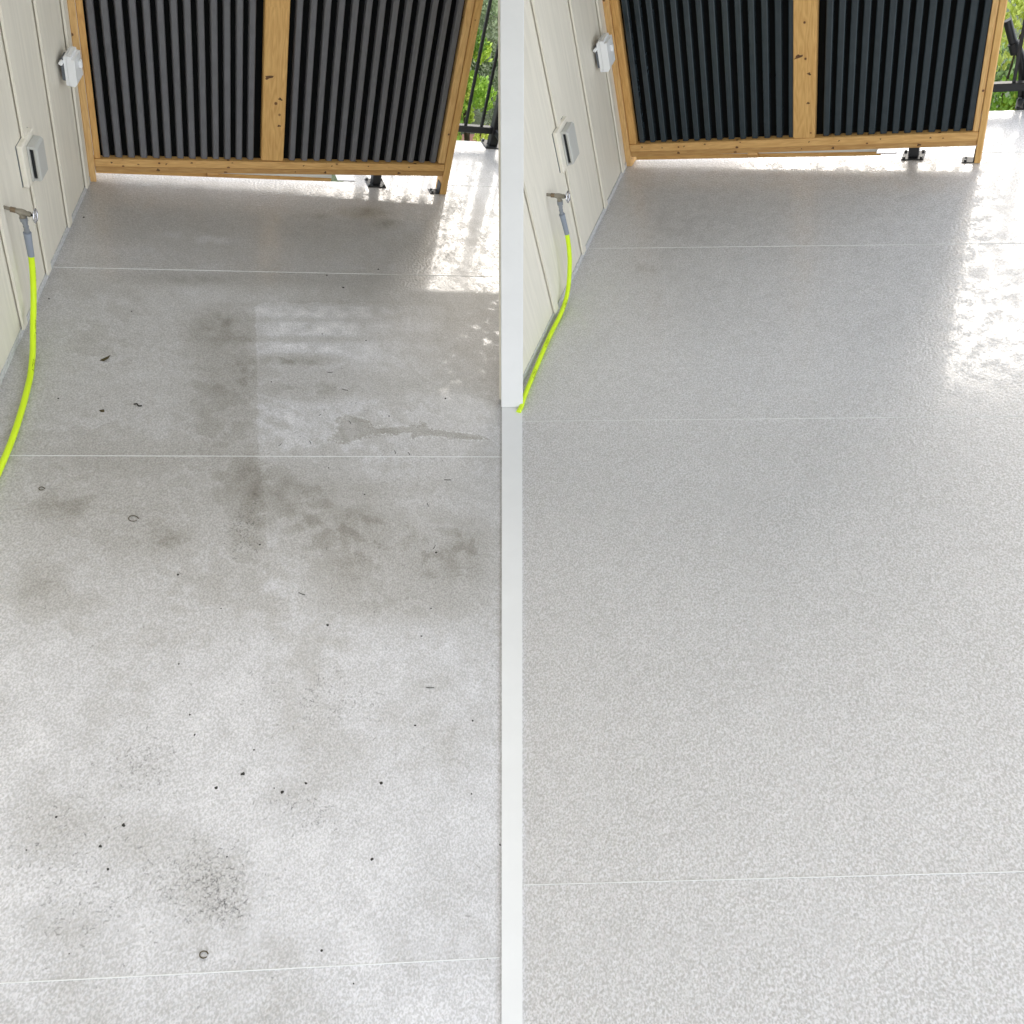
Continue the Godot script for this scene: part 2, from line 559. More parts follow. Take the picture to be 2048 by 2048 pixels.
# ---------------------------------------------------------------- privacy screen
func screen(label: String, frame: Transform3D, d: Dictionary):
	var o := thing("privacy_screen", label, "screen", frame, "")
	var H := 2.0
	var vt: Callable = func(s: float, k: int) -> float: return lerpf(d.rail[k][0], d.rail[k][1], s / 1.83)
	# outer posts stand on the floor, inner stops hold the sheets
	part("post", board(Vector2((d.pl[0] + d.pl[1]) / 2, 0), Vector2((d.pl[0] + d.pl[1]) / 2, H), d.pl[1] - d.pl[0], -0.085, 0.0, 0.003), M.wood_a, o)
	part("post", board(Vector2((d.pr[0] + d.pr[1]) / 2, 0), Vector2((d.pr[0] + d.pr[1]) / 2, H), d.pr[1] - d.pr[0], -0.085, 0.0, 0.003), M.wood_c, o)
	part("stop", board(Vector2((d.tl[0] + d.tl[1]) / 2, vt.call(0.0, 0) + 0.001), Vector2((d.tl[0] + d.tl[1]) / 2, H), d.tl[1] - d.tl[0] - 0.002, -0.05, -0.006, 0.003), M.wood_b, o)
	part("stop", board(Vector2((d.tr[0] + d.tr[1]) / 2, vt.call(1.83, 0) + 0.001), Vector2((d.tr[0] + d.tr[1]) / 2, H), d.tr[1] - d.tr[0] - 0.002, -0.05, -0.006, 0.003), M.wood_a, o)
	part("centre_post", board(Vector2((d.mid[0] + d.mid[1]) / 2, vt.call(0.9, 0) + 0.002), Vector2((d.mid[0] + d.mid[1]) / 2, H), d.mid[1] - d.mid[0], -0.085, -0.002, 0.004), M.wood_c, o)
	var rl: float = d.pl[1] + 0.001
	var rr: float = d.pr[0] - 0.001
	var g := 0.0018
	part("rail", board(Vector2(rl, (vt.call(rl, 0) + vt.call(rl, 1)) / 2), Vector2(rr, (vt.call(rr, 0) + vt.call(rr, 1)) / 2), d.rail[0][0] - d.rail[1][0] - g, -0.05, -0.001, 0.003), M.rail_a, o)
	part("rail", board(Vector2(rl, (vt.call(rl, 1) + vt.call(rl, 2)) / 2), Vector2(rr, (vt.call(rr, 1) + vt.call(rr, 2)) / 2), d.rail[1][0] - d.rail[2][0] - g, -0.085, -0.009, 0.003), M.rail_b, o)
	part("top_rail", board(Vector2(d.pl[0] - 0.02, H + 0.022), Vector2(d.pr[1] + 0.02, H + 0.022), 0.042, -0.1, 0.012, 0.003), M.rail_a, o)
	# knots and nail marks of the boards are in the grain; the sheets stand behind the stops
	for sec in d.sections:
		var a: float = sec[0]
		var b: float = sec[1]
		var sheet := part("metal_sheet", prism(PackedVector2Array([Vector2(a - 0.012, vt.call(a, 0) - 0.006), Vector2(b + 0.012, vt.call(b, 0) - 0.006), Vector2(b + 0.012, H), Vector2(a - 0.012, H)]), -0.047, -0.043), M.sheet_valley_shade, o)
		var s: float = sec[2]
		while s + d.ribw * 0.55 < b:
			var w: float = min(d.ribw, b + 0.004 - s)
			var st := start()
			var y0: float = vt.call(s, 0) + 0.002
			var prof := [Vector2(0, 0), Vector2(0.0025, 0.0205), Vector2(0.0068, 0.0248), Vector2(w - 0.0068, 0.0248), Vector2(w - 0.0025, 0.0205), Vector2(w, 0)]
			for i in prof.size() - 1:
				var p: Vector2 = prof[i]
				var q: Vector2 = prof[i + 1]
				quad(st, Vector3(s + p.x, y0, -0.0428 + p.y), Vector3(s + q.x, y0, -0.0428 + q.y), Vector3(s + q.x, H - 0.001, -0.0428 + q.y), Vector3(s + p.x, H - 0.001, -0.0428 + p.y))
			part("rib", done(st), d.rib, sheet)
			s += sec[3]
	for kn in d.knots:
		var kw: float = kn[2]
		var st := start()
		var n := 9
		for i in n:
			var a := TAU * i / n
			var a2 := TAU * (i + 1) / n
			var r1 := kw * (0.8 + 0.3 * sin(i * 2.3 + kn[0] * 9.0))
			var r2 := kw * (0.8 + 0.3 * sin(((i + 1) % n) * 2.3 + kn[0] * 9.0))
			tri(st, Vector3(0, 0, 0.0009), Vector3(cos(a) * r1 * kn[4], sin(a) * r1, 0), Vector3(cos(a2) * r2 * kn[4], sin(a2) * r2, 0))
		var row: int = kn[5]
		var y: float = kn[1]
		if row >= 0: y += lerpf(d.rail[row][0], d.rail[row][1], kn[0] / 1.83)
		part("knot", done(st), M.knot, o, Transform3D(Basis(Vector3(0, 0, 1), kn[3]), Vector3(kn[0], y, [-0.0006, -0.0086, -0.0016][row if row >= 0 else 2])))
	# short steel leg with bolted foot behind the rail, and the angle bracket at the right post
	var leg := part("support_leg", box(Vector3(0.048, 0.5, 0.048), 0.004), M.black_metal, o, at(d.leg[0], 0.256, d.leg[1]))
	part("base_plate", box(Vector3(0.105, 0.006, 0.088), 0.002), M.black_metal, leg, at(0, -0.2525, 0))
	for e in [[-1, -1], [1, -1], [1, 1], [-1, 1]]:
		part("bolt", box(Vector3(0.014, 0.010, 0.014), 0.003), M.bolt, leg, at(e[0] * 0.041, -0.2445, e[1] * 0.033))
	var br := part("angle_bracket", box(Vector3(0.055, 0.004, 0.05), 0.001), M.black_metal, o, at(d.pr[0] - 0.0285, 0.0025, -0.03))
	part("bracket_arm", box(Vector3(0.004, 0.06, 0.05), 0.001), M.black_metal, br, at(0.0255, 0.032, 0))
	for e in [-1, 1]: part("bolt", box(Vector3(0.012, 0.009, 0.012), 0.002), M.bolt, br, at(-0.012, 0.0065, 0.012 * e))
	return o

# ---------------------------------------------------------------- wall fittings
func outlet_box(label: String, frame: Transform3D, p: Vector3, size: Vector3):
	# weatherproof cover: size.x along the wall, size.y high, size.z deep; p is the middle of the back
	var o := thing("outlet_cover", label, "outlet cover", frame * Transform3D(Basis(), p), "white outlet covers on the walls")
	part("mounting_box", box(Vector3(size.x * 0.8, size.y * 0.72, 0.016), 0.003), M.grey_plastic, o, at(0, -0.004, 0.0205))
	part("conduit_stub", tube([Vector3(-size.x * 0.5 + 0.004, size.y * 0.27, 0.022), Vector3(-size.x * 0.5 - 0.018, size.y * 0.27, 0.022)], 0.008), M.white_plastic, o)
	var prof := PackedVector2Array([Vector2(0.029, -size.y / 2), Vector2(size.z * 0.86, -size.y / 2), Vector2(size.z, -size.y * 0.40), Vector2(size.z, size.y * 0.42), Vector2(size.z * 0.82, size.y * 0.42), Vector2(size.z * 0.80, size.y * 0.5), Vector2(size.z * 0.5, size.y * 0.5), Vector2(size.z * 0.48, size.y * 0.44), Vector2(0.029, size.y * 0.44)])
	# profile runs out from the wall (x) and up (y); pushed along the wall
	var turn := Transform3D(Basis(Vector3(0, 0, 1), Vector3(0, 1, 0), Vector3(-1, 0, 0)), Vector3.ZERO)
	part("base_frame", prism(Geometry2D.intersect_polygons(prof, PackedVector2Array([Vector2(0, -1), Vector2(size.z * 0.55, -1), Vector2(size.z * 0.55, 1), Vector2(0, 1)]))[0], -size.x / 2, size.x / 2), M.white_plastic, o, turn)
	var lid := Geometry2D.intersect_polygons(prof, PackedVector2Array([Vector2(size.z * 0.575, -1), Vector2(1, -1), Vector2(1, 1), Vector2(size.z * 0.575, 1)]))
	part("hinged_lid", prism(lid[0], -size.x / 2 - 0.003, size.x / 2 + 0.003), M.white_plastic, o, turn)
	part("latch", box(Vector3(0.02, 0.03, 0.012), 0.002), M.white_plastic, o, at(size.x * 0.1, size.y * 0.12, size.z + 0.0065))

func wall_vent(label: String, frame: Transform3D, p: Vector3, w: float, h: float):
	var o := thing("wall_vent", label, "vent", frame * Transform3D(Basis(), p), "cream hooded vents on the walls")
	part("mounting_plate", box(Vector3(w, h, 0.022), 0.004), M.siding, o, at(0, 0, 0.0115))
	part("gasket", box(Vector3(w + 0.006, h - 0.004, 0.003), 0.001), M.grey_plastic, o, at(0, 0, 0.0146 - 0.0145))
	var hood := part("hood", box(Vector3(w * 0.60, h * 0.80, 0.016), 0.005), M.vent_grey, o, at(w * 0.1, -0.006, 0.050))
	part("hood_base", box(Vector3(w * 0.64, h * 0.84, 0.008), 0.002), M.vent_grey, o, at(w * 0.08, -0.006, 0.0265))
	part("slot_shade", box(Vector3(w * 0.54, h * 0.70, 0.014), 0.001), M.dark_slot, hood, at(0, 0, -0.0135))  # dark block filling the open hood, coloured for the shade inside
	part("top_lip", box(Vector3(w * 0.6, 0.012, 0.030), 0.003), M.vent_grey, hood, at(-0.004, h * 0.395, -0.012))
	part("bottom_lip", box(Vector3(w * 0.56, 0.010, 0.026), 0.003), M.vent_grey, hood, at(0, -h * 0.395, -0.012))

func tap(label: String, frame: Transform3D, p: Vector3):
	# brass tap: pipe comes straight out of the wall (+z), wheel at its end, outlet pointing down
	var o := thing("tap", label, "tap", frame * Transform3D(Basis(), p), "brass taps on the walls")
	part("pipe", tube([Vector3(0, 0.012, -0.012), Vector3(0, 0.008, 0.012), Vector3(0, 0.006, 0.026)], 0.0066), M.brass, o)
	part("nut", tube([Vector3(0, 0.006, 0.020), Vector3(0, 0.004, 0.038)], 0.0102, 6), M.copper, o)
	part("body", tube([Vector3(0, 0.004, 0.036), Vector3(0, 0.002, 0.044), Vector3(0, 0, 0.056), Vector3(0, -0.002, 0.068), Vector3(0, -0.003, 0.076)], [0.008, 0.0108, 0.0128, 0.0112, 0.008]), M.brass, o)
	part("bonnet", tube([Vector3(0, -0.003, 0.075), Vector3(0, -0.005, 0.086)], [0.0105, 0.0095], 6), M.brass, o)
	part("stem", tube([Vector3(0, -0.005, 0.085), Vector3(0, -0.007, 0.099)], [0.0058, 0.0042]), M.dark_slot, o)
	part("outlet", tube([Vector3(0, 0, 0.056), Vector3(0, -0.016, 0.057), Vector3(0, -0.026, 0.057)], [0.010, 0.0102, 0.0125]), M.brass, o)
	var ring: Array = []
	for i in 25:
		var a := TAU * i / 24
		var r := 0.0225 + 0.0018 * cos(a * 6)
		ring.append(Vector3(cos(a) * r, -0.007 + sin(a) * r, 0.1005))
	var wheel := part("wheel", tube(ring, 0.0034, 8, false), M.chrome, o)
	for i in 3:
		var a := TAU * i / 3 + 0.3
		part("spoke", tube([Vector3(0, -0.007, 0.1), Vector3(cos(a) * 0.022, -0.007 + sin(a) * 0.022, 0.1005)], 0.0027, 8), M.chrome, wheel)
	part("hub", tube([Vector3(0, -0.007, 0.096), Vector3(0, -0.007, 0.105)], 0.0055, 10), M.chrome, wheel)

func hose(label: String, frame: Transform3D, top: Array, run: Array, r: float, prints: Array):
	var o := thing("garden_hose", label, "hose", frame, "yellow garden hoses")
	var fit := smooth_path(top, 12)
	var n := fit.size()
	var cut := func(a: float, b: float) -> Array: return fit.slice(int(a * (n - 1)), int(b * (n - 1)) + 1)
	part("coupling", tube(cut.call(0.0, 0.14), r * 1.28, 12), M.grey_metal, o)
	var neck: Array = cut.call(0.12, 0.46)
	var rr: Array = []
	for i in neck.size(): rr.append(r * (0.86 + 0.13 * cos(TAU * i * 4.0 / neck.size())))
	part("spring_guard", tube(neck, rr, 14), M.grey_metal, o)
	var sl: Array = cut.call(0.45, 1.0)
	var sr: Array = []
	for i in sl.size(): sr.append(r * lerpf(1.32, 1.06, pow(float(i) / (sl.size() - 1), 0.6)))
	part("grip_sleeve", tube(sl, sr), M.grey_rubber, o)
	var path := smooth_path(run, 10)
	var body := part("hose_tube", tube(path, r, 18), M.hose, o)
	# the printed name, repeated along the hose, bent round its side
	var c := Curve3D.new()
	for p in path: c.add_point(p)
	c.bake_interval = 0.004
	var tm := TextMesh.new()
	var f := SystemFont.new()
	f.font_names = PackedStringArray(["Droid Sans"])
	tm.font = f
	tm.text = "FLEXZILLA"
	tm.font_size = 32
	tm.pixel_size = 0.0005
	tm.depth = 0.0005
	tm.horizontal_alignment = HORIZONTAL_ALIGNMENT_LEFT
	var arr := tm.get_mesh_arrays()
	for pr in prints:
		var st := SurfaceTool.new()
		st.begin(Mesh.PRIMITIVE_TRIANGLES)
		var vs: PackedVector3Array = arr[Mesh.ARRAY_VERTEX]
		var ix: PackedInt32Array = arr[Mesh.ARRAY_INDEX]
		var k := 0.075 / 0.095
		for i in ix:
			var v := vs[i]
			var along: float = pr[0] + v.x * k
			var ang: float = pr[1] + (v.y * 0.9) / r
			var p := c.sample_baked(along)
			var t := (c.sample_baked(along + 0.004) - p).normalized()
			var out := Vector3(0.35, 0.45, 0.82)
			out = (out - t * out.dot(t)).normalized()
			var side := t.cross(out).normalized()
			var dirn := out * cos(ang) + side * sin(ang)
			st.set_normal(dirn)
			st.add_vertex(p + dirn * (r + 0.0006))
		part("lettering", st.commit(), M.print_ink, body)

# ---------------------------------------------------------------- railing
func railing(label: String, frame: Transform3D, length: float, first: float, gap: float, posts: Array, group: String):
	var o := thing("deck_railing", label, "railing", frame, group)
	for x in posts:
		var p := part("post", box(Vector3(0.056, 1.05, 0.056), 0.005), M.black_metal, o, at(x, 0.531, 0))
		part("base_plate", box(Vector3(0.125, 0.007, 0.11), 0.002), M.black_metal, p, at(0, -0.5275, 0))
		for e in [[-1, -1], [1, -1], [1, 1], [-1, 1]]:
			part("bolt", box(Vector3(0.015, 0.011, 0.015), 0.003), M.bolt, p, at(e[0] * 0.049, -0.5185, e[1] * 0.041))
	var l := length - 0.03
	part("rail", box(Vector3(l, 0.042, 0.036), 0.004), M.black_metal, o, at(0.03 + l / 2, 0.098, 0))
	part("top_rail", box(Vector3(l, 0.045, 0.05), 0.005), M.black_metal, o, at(0.03 + l / 2, 1.03, 0))
	var x := first
	while x < length - 0.02:
		part("baluster", box(Vector3(0.017, 0.888, 0.017), 0.002), M.black_metal, o, at(x, 0.563, 0))
		x += gap
	return o

# ---------------------------------------------------------------- garden
func shrub(called: String, label: String, cat: String, base: Vector3, h: float, r: float, cone: float, leaf: float, count: int, cols: Array, seed_: int):
	var o := thing(called, label, cat, Transform3D(Basis(), base))
	var g := RandomNumberGenerator.new()
	g.seed = seed_
	part("trunk", tube([Vector3.ZERO, Vector3(0.02, h * 0.35, 0.01), Vector3(0, h * 0.8, 0)], [0.05, 0.035, 0.012], 8), M.bark, o)
	for i in 6:
		var a := g.randf() * TAU
		var y0 := h * g.randf_range(0.15, 0.5)
		part("limb", tube([Vector3(0, y0, 0), Vector3(cos(a) * r * 0.3, y0 + h * 0.12, sin(a) * r * 0.3), Vector3(cos(a) * r * 0.65, y0 + h * 0.3, sin(a) * r * 0.65)], [0.02, 0.013, 0.005], 6), M.bark, o)
	var st := start()
	# one leaf: a bent pointed blade
	var L := leaf
	var pts := [Vector3(0, 0, 0), Vector3(L * 0.28, L * 0.5, L * 0.1), Vector3(0, L, 0.16 * L), Vector3(-L * 0.28, L * 0.5, L * 0.1), Vector3(0, L * 0.5, 0)]
	for e in [[0, 1, 4], [1, 2, 4], [2, 3, 4], [3, 0, 4]]: tri(st, pts[e[0]], pts[e[1]], pts[e[2]])
	var mm := MultiMesh.new()
	mm.transform_format = MultiMesh.TRANSFORM_3D
	mm.use_colors = true
	mm.mesh = done(st)
	mm.instance_count = count
	var clumps: Array = []
	for i in 46:
		var yy := g.randf()
		var rad: float = r * (lerpf(1.0, 1.0 - yy, cone)) * (0.55 + 0.45 * sin(minf(yy * 6.0, PI / 2)))
		var a := g.randf() * TAU
		clumps.append([Vector3(cos(a) * rad * 0.8, h * (0.06 + 0.94 * yy), sin(a) * rad * 0.8), r * g.randf_range(0.22, 0.42), g.randi() % cols.size(), g.randf_range(0.75, 1.2)])
	for i in count:
		var cl: Array = clumps[g.randi() % clumps.size()]
		var d: Vector3 = Vector3(g.randfn(), g.randfn() * 1.2, g.randfn()).normalized() * cl[1] * pow(g.randf(), 0.4)
		var p: Vector3 = cl[0] + d
		p.y = maxf(p.y, 0.05)
		var face := (Vector3(p.x, 0.1, p.z).normalized() + Vector3(g.randfn(), g.randfn(), g.randfn()) * 0.45).normalized()
		var upv := (Vector3.UP * 0.8 + face * 0.5 + Vector3(g.randfn(), g.randfn(), g.randfn()) * 0.35).normalized()
		var xv := upv.cross(face).normalized()
		mm.set_instance_transform(i, Transform3D(Basis(xv, upv, xv.cross(upv)).scaled_local(Vector3.ONE * g.randf_range(0.6, 1.3)), p))
		var c: Color = cols[cl[2]]
		var k: float = cl[3] * g.randf_range(0.8, 1.2)
		mm.set_instance_color(i, Color(c.r * k, c.g * k, c.b * k))
	var mi := MultiMeshInstance3D.new()
	mi.name = "foliage"
	mi.multimesh = mm
	mi.material_override = M.leaf
	o.add_child(mi, true)
	mi.set_meta("kind", "stuff")

# ================================================================ scene
func _ready():
	rng.seed = 1
	# --- camera, sky, light
	var cam := Camera3D.new()
	cam.name = "camera"
	cam.fov = 62.1256
	cam.near = 0.05
	cam.far = 1200.0
	cam.position = Vector3(0, 2.46879, 0)
	cam.rotation_degrees = Vector3(-47.2766, 0, 0)
	add_child(cam)
	cam.current = true
	var env := Environment.new()
	env.background_mode = Environment.BG_SKY
	var sky := Sky.new()
	var sm := ProceduralSkyMaterial.new()
	sm.sky_top_color = Color(0.86, 0.89, 0.93)
	sm.sky_horizon_color = Color(0.93, 0.94, 0.95)
	sm.sky_curve = 0.2
	sm.ground_bottom_color = Color(0.24, 0.24, 0.23)
	sm.ground_horizon_color = Color(0.8, 0.82, 0.82)
	sm.sky_energy_multiplier = 1.0
	sky.sky_material = sm
	env.sky = sky
	env.tonemap_mode = Environment.TONE_MAPPER_LINEAR
	env.tonemap_exposure = 3.45
	env.sdfgi_enabled = true
	env.ssao_enabled = true
	env.ssil_enabled = true
	var we := WorldEnvironment.new()
	we.name = "sky"
	we.environment = env
	add_child(we)
	var sun := DirectionalLight3D.new()
	sun.name = "sun"
	sun.light_energy = 0.15
	sun.light_specular = 1.0
	sun.light_color = Color(1.0, 0.97, 0.93)
	sun.light_angular_distance = 22.0
	sun.shadow_enabled = true
	sun.rotation_degrees = Vector3(-34, 166.8, 0)
	add_child(sun)

	# --- materials
	var area_l := Rect2(-2.3, -5.6, 2.3, 5.3)
	var area_r := Rect2(0, -5.0, 2.8, 4.7)
	var blobs_l := [-1.292, -3.090, 66.7, 10.8, 74.5, -0.13, -1.187, -2.663, 73.7, -13.8, 12.0, -0.07, -0.832, -3.432, 463.5, 1291.4, 3652.6, -0.08,
		-0.987, -3.250, 502.7, 1399.4, 4123.2, -0.08, -0.933, -3.123, 229.8, 650.6, 2008.7, -0.10, -0.942, -2.975, 157.0, 298.1, 995.4, -0.20,
		-0.952, -2.913, 46.2, 97.4, 329.7, -0.09, -0.713, -2.865, 23.1, 51.9, 181.3, -0.12, -0.906, -2.759, 119.6, 67.9, 295.1, -0.08,
		-0.957, -3.202, 96.7, 225.0, 683.4, 0.05, -0.954, -3.320, 134.1, 337.8, 982.3, 0.05, -0.955, -3.054, 179.1, 490.8, 1551.2, 0.05,
		-0.947, -2.591, 173.0, 14.2, 165.1, 0.05, -0.933, -2.461, 189.0, 189.3, 837.9, 0.05, -0.892, -2.237, 85.7, -1.6, 60.5, -0.07,
		-0.813, -2.203, 23.6, 10.0, 60.0, -0.07, -0.954, -2.133, 790.6, -152.3, 50.6, -0.04, -0.634, -2.115, 50.0, 10.7, 79.8, -0.11,
		-0.690, -1.994, 24.4, 8.7, 59.3, -0.09, -0.480, -1.873, 18.6, 10.4, 65.4, -0.08, -0.234, -1.989, 100.4, 23.1, 144.7, -0.10,
		-0.336, -2.115, 33.4, 25.0, 130.0, -0.07, -0.162, -2.064, 173.7, 7.3, 66.4, -0.08, -0.543, -2.291, 32.9, 96.4, 425.4, -0.05,
		-1.575, -1.971, 128.0, 47.1, 395.2, -0.08, -1.522, -1.639, 296.7, -66.5, 233.6, -0.12, -1.368, -1.924, 22.4, 7.5, 65.4, -0.06,
		-1.212, -1.888, 246.0, -11.2, 270.2, -0.09, -1.339, -2.171, 12.8, 11.9, 62.2, -0.05, -1.516, -2.193, 44.3, 54.8, 265.0, -0.05,
		-0.967, -1.984, 704.4, -133.3, 90.0, -0.05, -0.312, -1.771, 23.9, 54.2, 318.8, -0.05, -1.237, -0.903, 187.9, -46.1, 211.2, -0.06,
		-1.121, -0.666, 212.9, -44.2, 399.9, -0.07, -1.012, -0.898, 178.3, -6.0, 473.5, -0.05, -0.807, -0.786, 130.8, -9.7, 259.5, -0.06,
		-1.037, -1.078, 160.3, -10.9, 297.2, -0.04, -0.178, -0.878, 41.7, 7.1, 108.5, -0.03, -1.810, -3.794, 18.0, 0.9, 13.3, -0.05,
		-1.032, -4.133, 16.7, 8.1, 23.3, -0.06, -0.805, -4.313, 166.9, 173.7, 415.0, -0.12, -0.869, -4.508, 137.6, 212.9, 466.2, -0.08,
		-0.696, -4.236, 365.7, 158.9, 438.6, -0.14, -1.074, -4.156, 604.1, 970.1, 2271.1, -0.10, -1.255, -3.479, 42.1, 106.1, 284.2, -0.04,
		-1.541, -3.371, 116.5, 213.9, 595.2, -0.05, -1.496, -3.739, 434.0, 326.6, 957.8, 0.12, -1.653, -3.720, 345.3, 509.2, 1296.8, 0.06,
		-1.722, -3.556, 84.7, 94.9, 266.8, 0.03, -0.815, -1.811, 101.0, -7.1, 61.9, 0.04, -0.546, -1.569, 13.5, 24.7, 164.8, 0.03,
		-0.439, -2.009, 1629.0, 401.5, 2747.1, 0.05]
	var blobs_r := [0.688, -3.806, 205.9, -267.3, 719.5, -0.05, 1.990, -3.364, 62.2, -112.0, 299.6, -0.02, 0.876, -4.096, 48.7, -12.6, 42.9, -0.03, 1.122, -2.357, 16.5, -34.8, 145.7, -0.01, 0.351, -2.267, 28.9, -10.6, 56.1, -0.01]
	M.floor_l = floor_material(floor_maps(area_l, 832, 1920, Color(0.862, 0.854, 0.862), blobs_l, 0.15, Color(0.0, 0.07, 0.27), true), speck_tile(0.15, Color(0.0, 0.0, -0.008), 101))
	M.floor_r = floor_material(floor_maps(area_r, 1152, 1920, Color(0.893, 0.884, 0.891), blobs_r, 0.02, Color(0.0, 0.03, 0.12), false), speck_tile(0.17, Color(0.002, 0.0, -0.014), 202))
	M.seam = plain(Color(0.90, 0.90, 0.895), 0.5)
	M.white_trim = plain(Color(0.9, 0.9, 0.89), 0.5, 0.0, 0.05)
	M.white_strip = plain(Color(0.94, 0.94, 0.94), 0.5, 0.0, 0.03, 0.01, 8)
	M.siding = siding_material()
	M.upstand = plain(Color(0.93, 0.93, 0.93), 0.7, 0.0, 0.25, 0.12, 9)
	M.wood_a = wood(1, false, Color(1, 0.98, 0.95))
	M.wood_b = wood(2, false, Color(0.97, 0.91, 0.80))
	M.wood_c = wood(3, false, Color(0.97, 0.93, 0.84))
	M.rail_a = wood(4, true, Color(0.97, 0.93, 0.86))
	M.rail_b = wood(5, true, Color(0.86, 0.81, 0.73))
	M.knot = plain(Color(0.52, 0.36, 0.21), 0.7, 0.0, 0.5, 0.1, 19)
	M.sheet_valley_shade = plain(Color(0.03, 0.036, 0.036), 0.7)  # same metal as the ribs, blackened for the shade in their valleys
	M.sheet_valley_shade.metallic_specular = 0.2
	M.rib_grey = plain(Color(0.43, 0.43, 0.445), 0.34, 0.0, 0.12, 0.03, 12)
	M.rib_slate = plain(Color(0.195, 0.235, 0.258), 0.24, 0.0, 0.12, 0.03, 13)
	M.black_metal = plain(Color(0.13, 0.135, 0.145), 0.42)
	M.bolt = plain(Color(0.36, 0.37, 0.37), 0.4, 0.7)
	M.grey_plastic = plain(Color(0.42, 0.44, 0.47), 0.5)
	M.white_plastic = plain(Color(0.97, 0.975, 0.98), 0.4)
	M.vent_grey = plain(Color(0.76, 0.76, 0.74), 0.5)
	M.dark_slot = plain(Color(0.10, 0.115, 0.13), 0.6)
	M.brass = plain(Color(0.68, 0.65, 0.59), 0.4, 0.35, 0.3, 0.06, 14)
	M.copper = plain(Color(0.60, 0.52, 0.42), 0.4, 0.4, 0.3, 0.06, 15)
	M.chrome = plain(Color(0.82, 0.82, 0.84), 0.22, 0.85)
	M.grey_metal = plain(Color(0.60, 0.62, 0.65), 0.35, 0.5)
	M.grey_rubber = plain(Color(0.56, 0.59, 0.64), 0.6)
	M.hose = plain(Color(0.86, 0.98, 0.12), 0.45)
	M.print_ink = plain(Color(0.16, 0.20, 0.10), 0.6)
	M.bark = plain(Color(0.30, 0.24, 0.18), 0.9, 0.0, 0.4)
	M.leaf = plain(Color.WHITE, 0.55)
	M.leaf.vertex_color_use_as_albedo = true
	M.leaf.backlight_enabled = true
	M.leaf.backlight = Color(0.25, 0.3, 0.08)
	M.grass = plain(Color(0.38, 0.42, 0.29), 0.95, 0.0, 0.5, 0.05, 16)
	M.stone = plain(Color(0.66, 0.48, 0.42), 0.85, 0.0, 0.2)
	M.debris = plain(Color(0.20, 0.19, 0.17), 0.8)
	M.debris_brown = plain(Color(0.30, 0.26, 0.16), 0.8)
	M.ceiling = plain(Color(0.84, 0.83, 0.81), 0.8)

	# --- large structure
	var ground := thing("ground", "rough green garden ground far below the decks", "", Transform3D(), "", "structure")
	part("lawn", slab(PackedVector2Array([Vector2(-500, -500), Vector2(500, -500), Vector2(500, 500), Vector2(-500, 500)]), -3.0, -2.7), M.grass, ground)
	var out_l := PackedVector2Array([Vector2(0, 2.5), Vector2(-1.40, 2.5), Vector2(-2.14, -4.016), Vector2(-2.20, -4.096), Vector2(-0.97, -4.584), Vector2(-0.97, -5.19), Vector2(-0.114, -5.542), Vector2(0, -5.16)])
	var seams_l := [[Vector2(-1.70, -0.48), Vector2(-0.034, -0.662)], [Vector2(-1.93, -2.127), Vector2(-0.036, -2.586)], [Vector2(-2.05, -3.282), Vector2(-0.036, -3.965)], [Vector2(-0.395, -4.816), Vector2(-0.02, -4.979)]]
	deck("deck_floor", "dirty pale grey vinyl deck floor with dark stains", bay_l, out_l, seams_l, area_l, M.floor_l)
	var out_r := PackedVector2Array([Vector2(0, 2.5), Vector2(4.2, 2.5), Vector2(4.2, -3.82), Vector2(2.606, -4.594), Vector2(2.21, -4.79), Vector2(1.985, -4.392), Vector2(0.66, -5.01), Vector2(0.64, -4.85), Vector2(0, -2.97)])
	var seams_r := [[Vector2(0.034, -0.849), Vector2(2.0, -0.74)], [Vector2(0.036, -2.811), Vector2(2.1, -2.29)], [Vector2(0.42, -4.096), Vector2(2.9, -3.15)], [Vector2(2.40, -4.209), Vector2(3.6, -3.65)]]
	deck("deck_floor", "clean pale grey vinyl deck floor with a wet sheen", bay_r, out_r, seams_r, area_r, M.floor_r)

	# white strip in the valley between the two floors
	var strip := part("divider_strip", slab(PackedVector2Array([Vector2(-0.0455, -2.91), Vector2(0.0455, -2.91), Vector2(0.0255, -0.4), Vector2(0.024, 2.45), Vector2(-0.024, 2.45), Vector2(-0.0255, -0.4)]), 0.002, 0.0165), M.white_strip, self)
	tag(strip, "long white strip lying between the dirty deck and the clean deck", "trim")

	var wf_l := bay_l * Transform3D(Basis(Vector3.UP, atan2(0.994, -0.109)), Vector3(-2.133, 0, -4.016))
	var wf_r := bay_r * Transform3D(Basis(Vector3.UP, atan2(0.944, 0.331)), Vector3(0.688, 0, -4.888))
	siding_wall("house_wall", "cream board and batten wall beside the dirty deck", wf_l, [0.10, 0.456, 0.838, 1.22, 1.61, 2.0, 2.4, 2.8, 3.2, 3.6, 4.0, 4.4, 4.8, 5.2, 5.6, 6.0], -0.5, 6.4, PackedVector2Array([Vector2(-9, -1), Vector2(9, -1), Vector2(9, 9), Vector2(-9, 9)]), 2.95)
	# the right wall ends in a raked edge over the white strip
	var rake := PackedVector2Array([Vector2(-2.085 - 0.729 * 0.03, -0.03), Vector2(0.5, -0.03), Vector2(0.5, 3.6), Vector2(-2.085 + 0.729 * 3.6, 3.6)])
	siding_wall("house_wall", "cream board and batten wall between the two decks", wf_r, [0.097, 0.487, 0.936, 1.437], -0.5, 2.1, rake, 2.8)
	# raked white end board of that wall: stands in the plane x = 0
	var foot := Vector3(0, 0.008, -2.91)
	var dirw := (wf_r.basis * Vector3(0.729, 1.0, 0)).normalized()
	dirw.x = 0.0
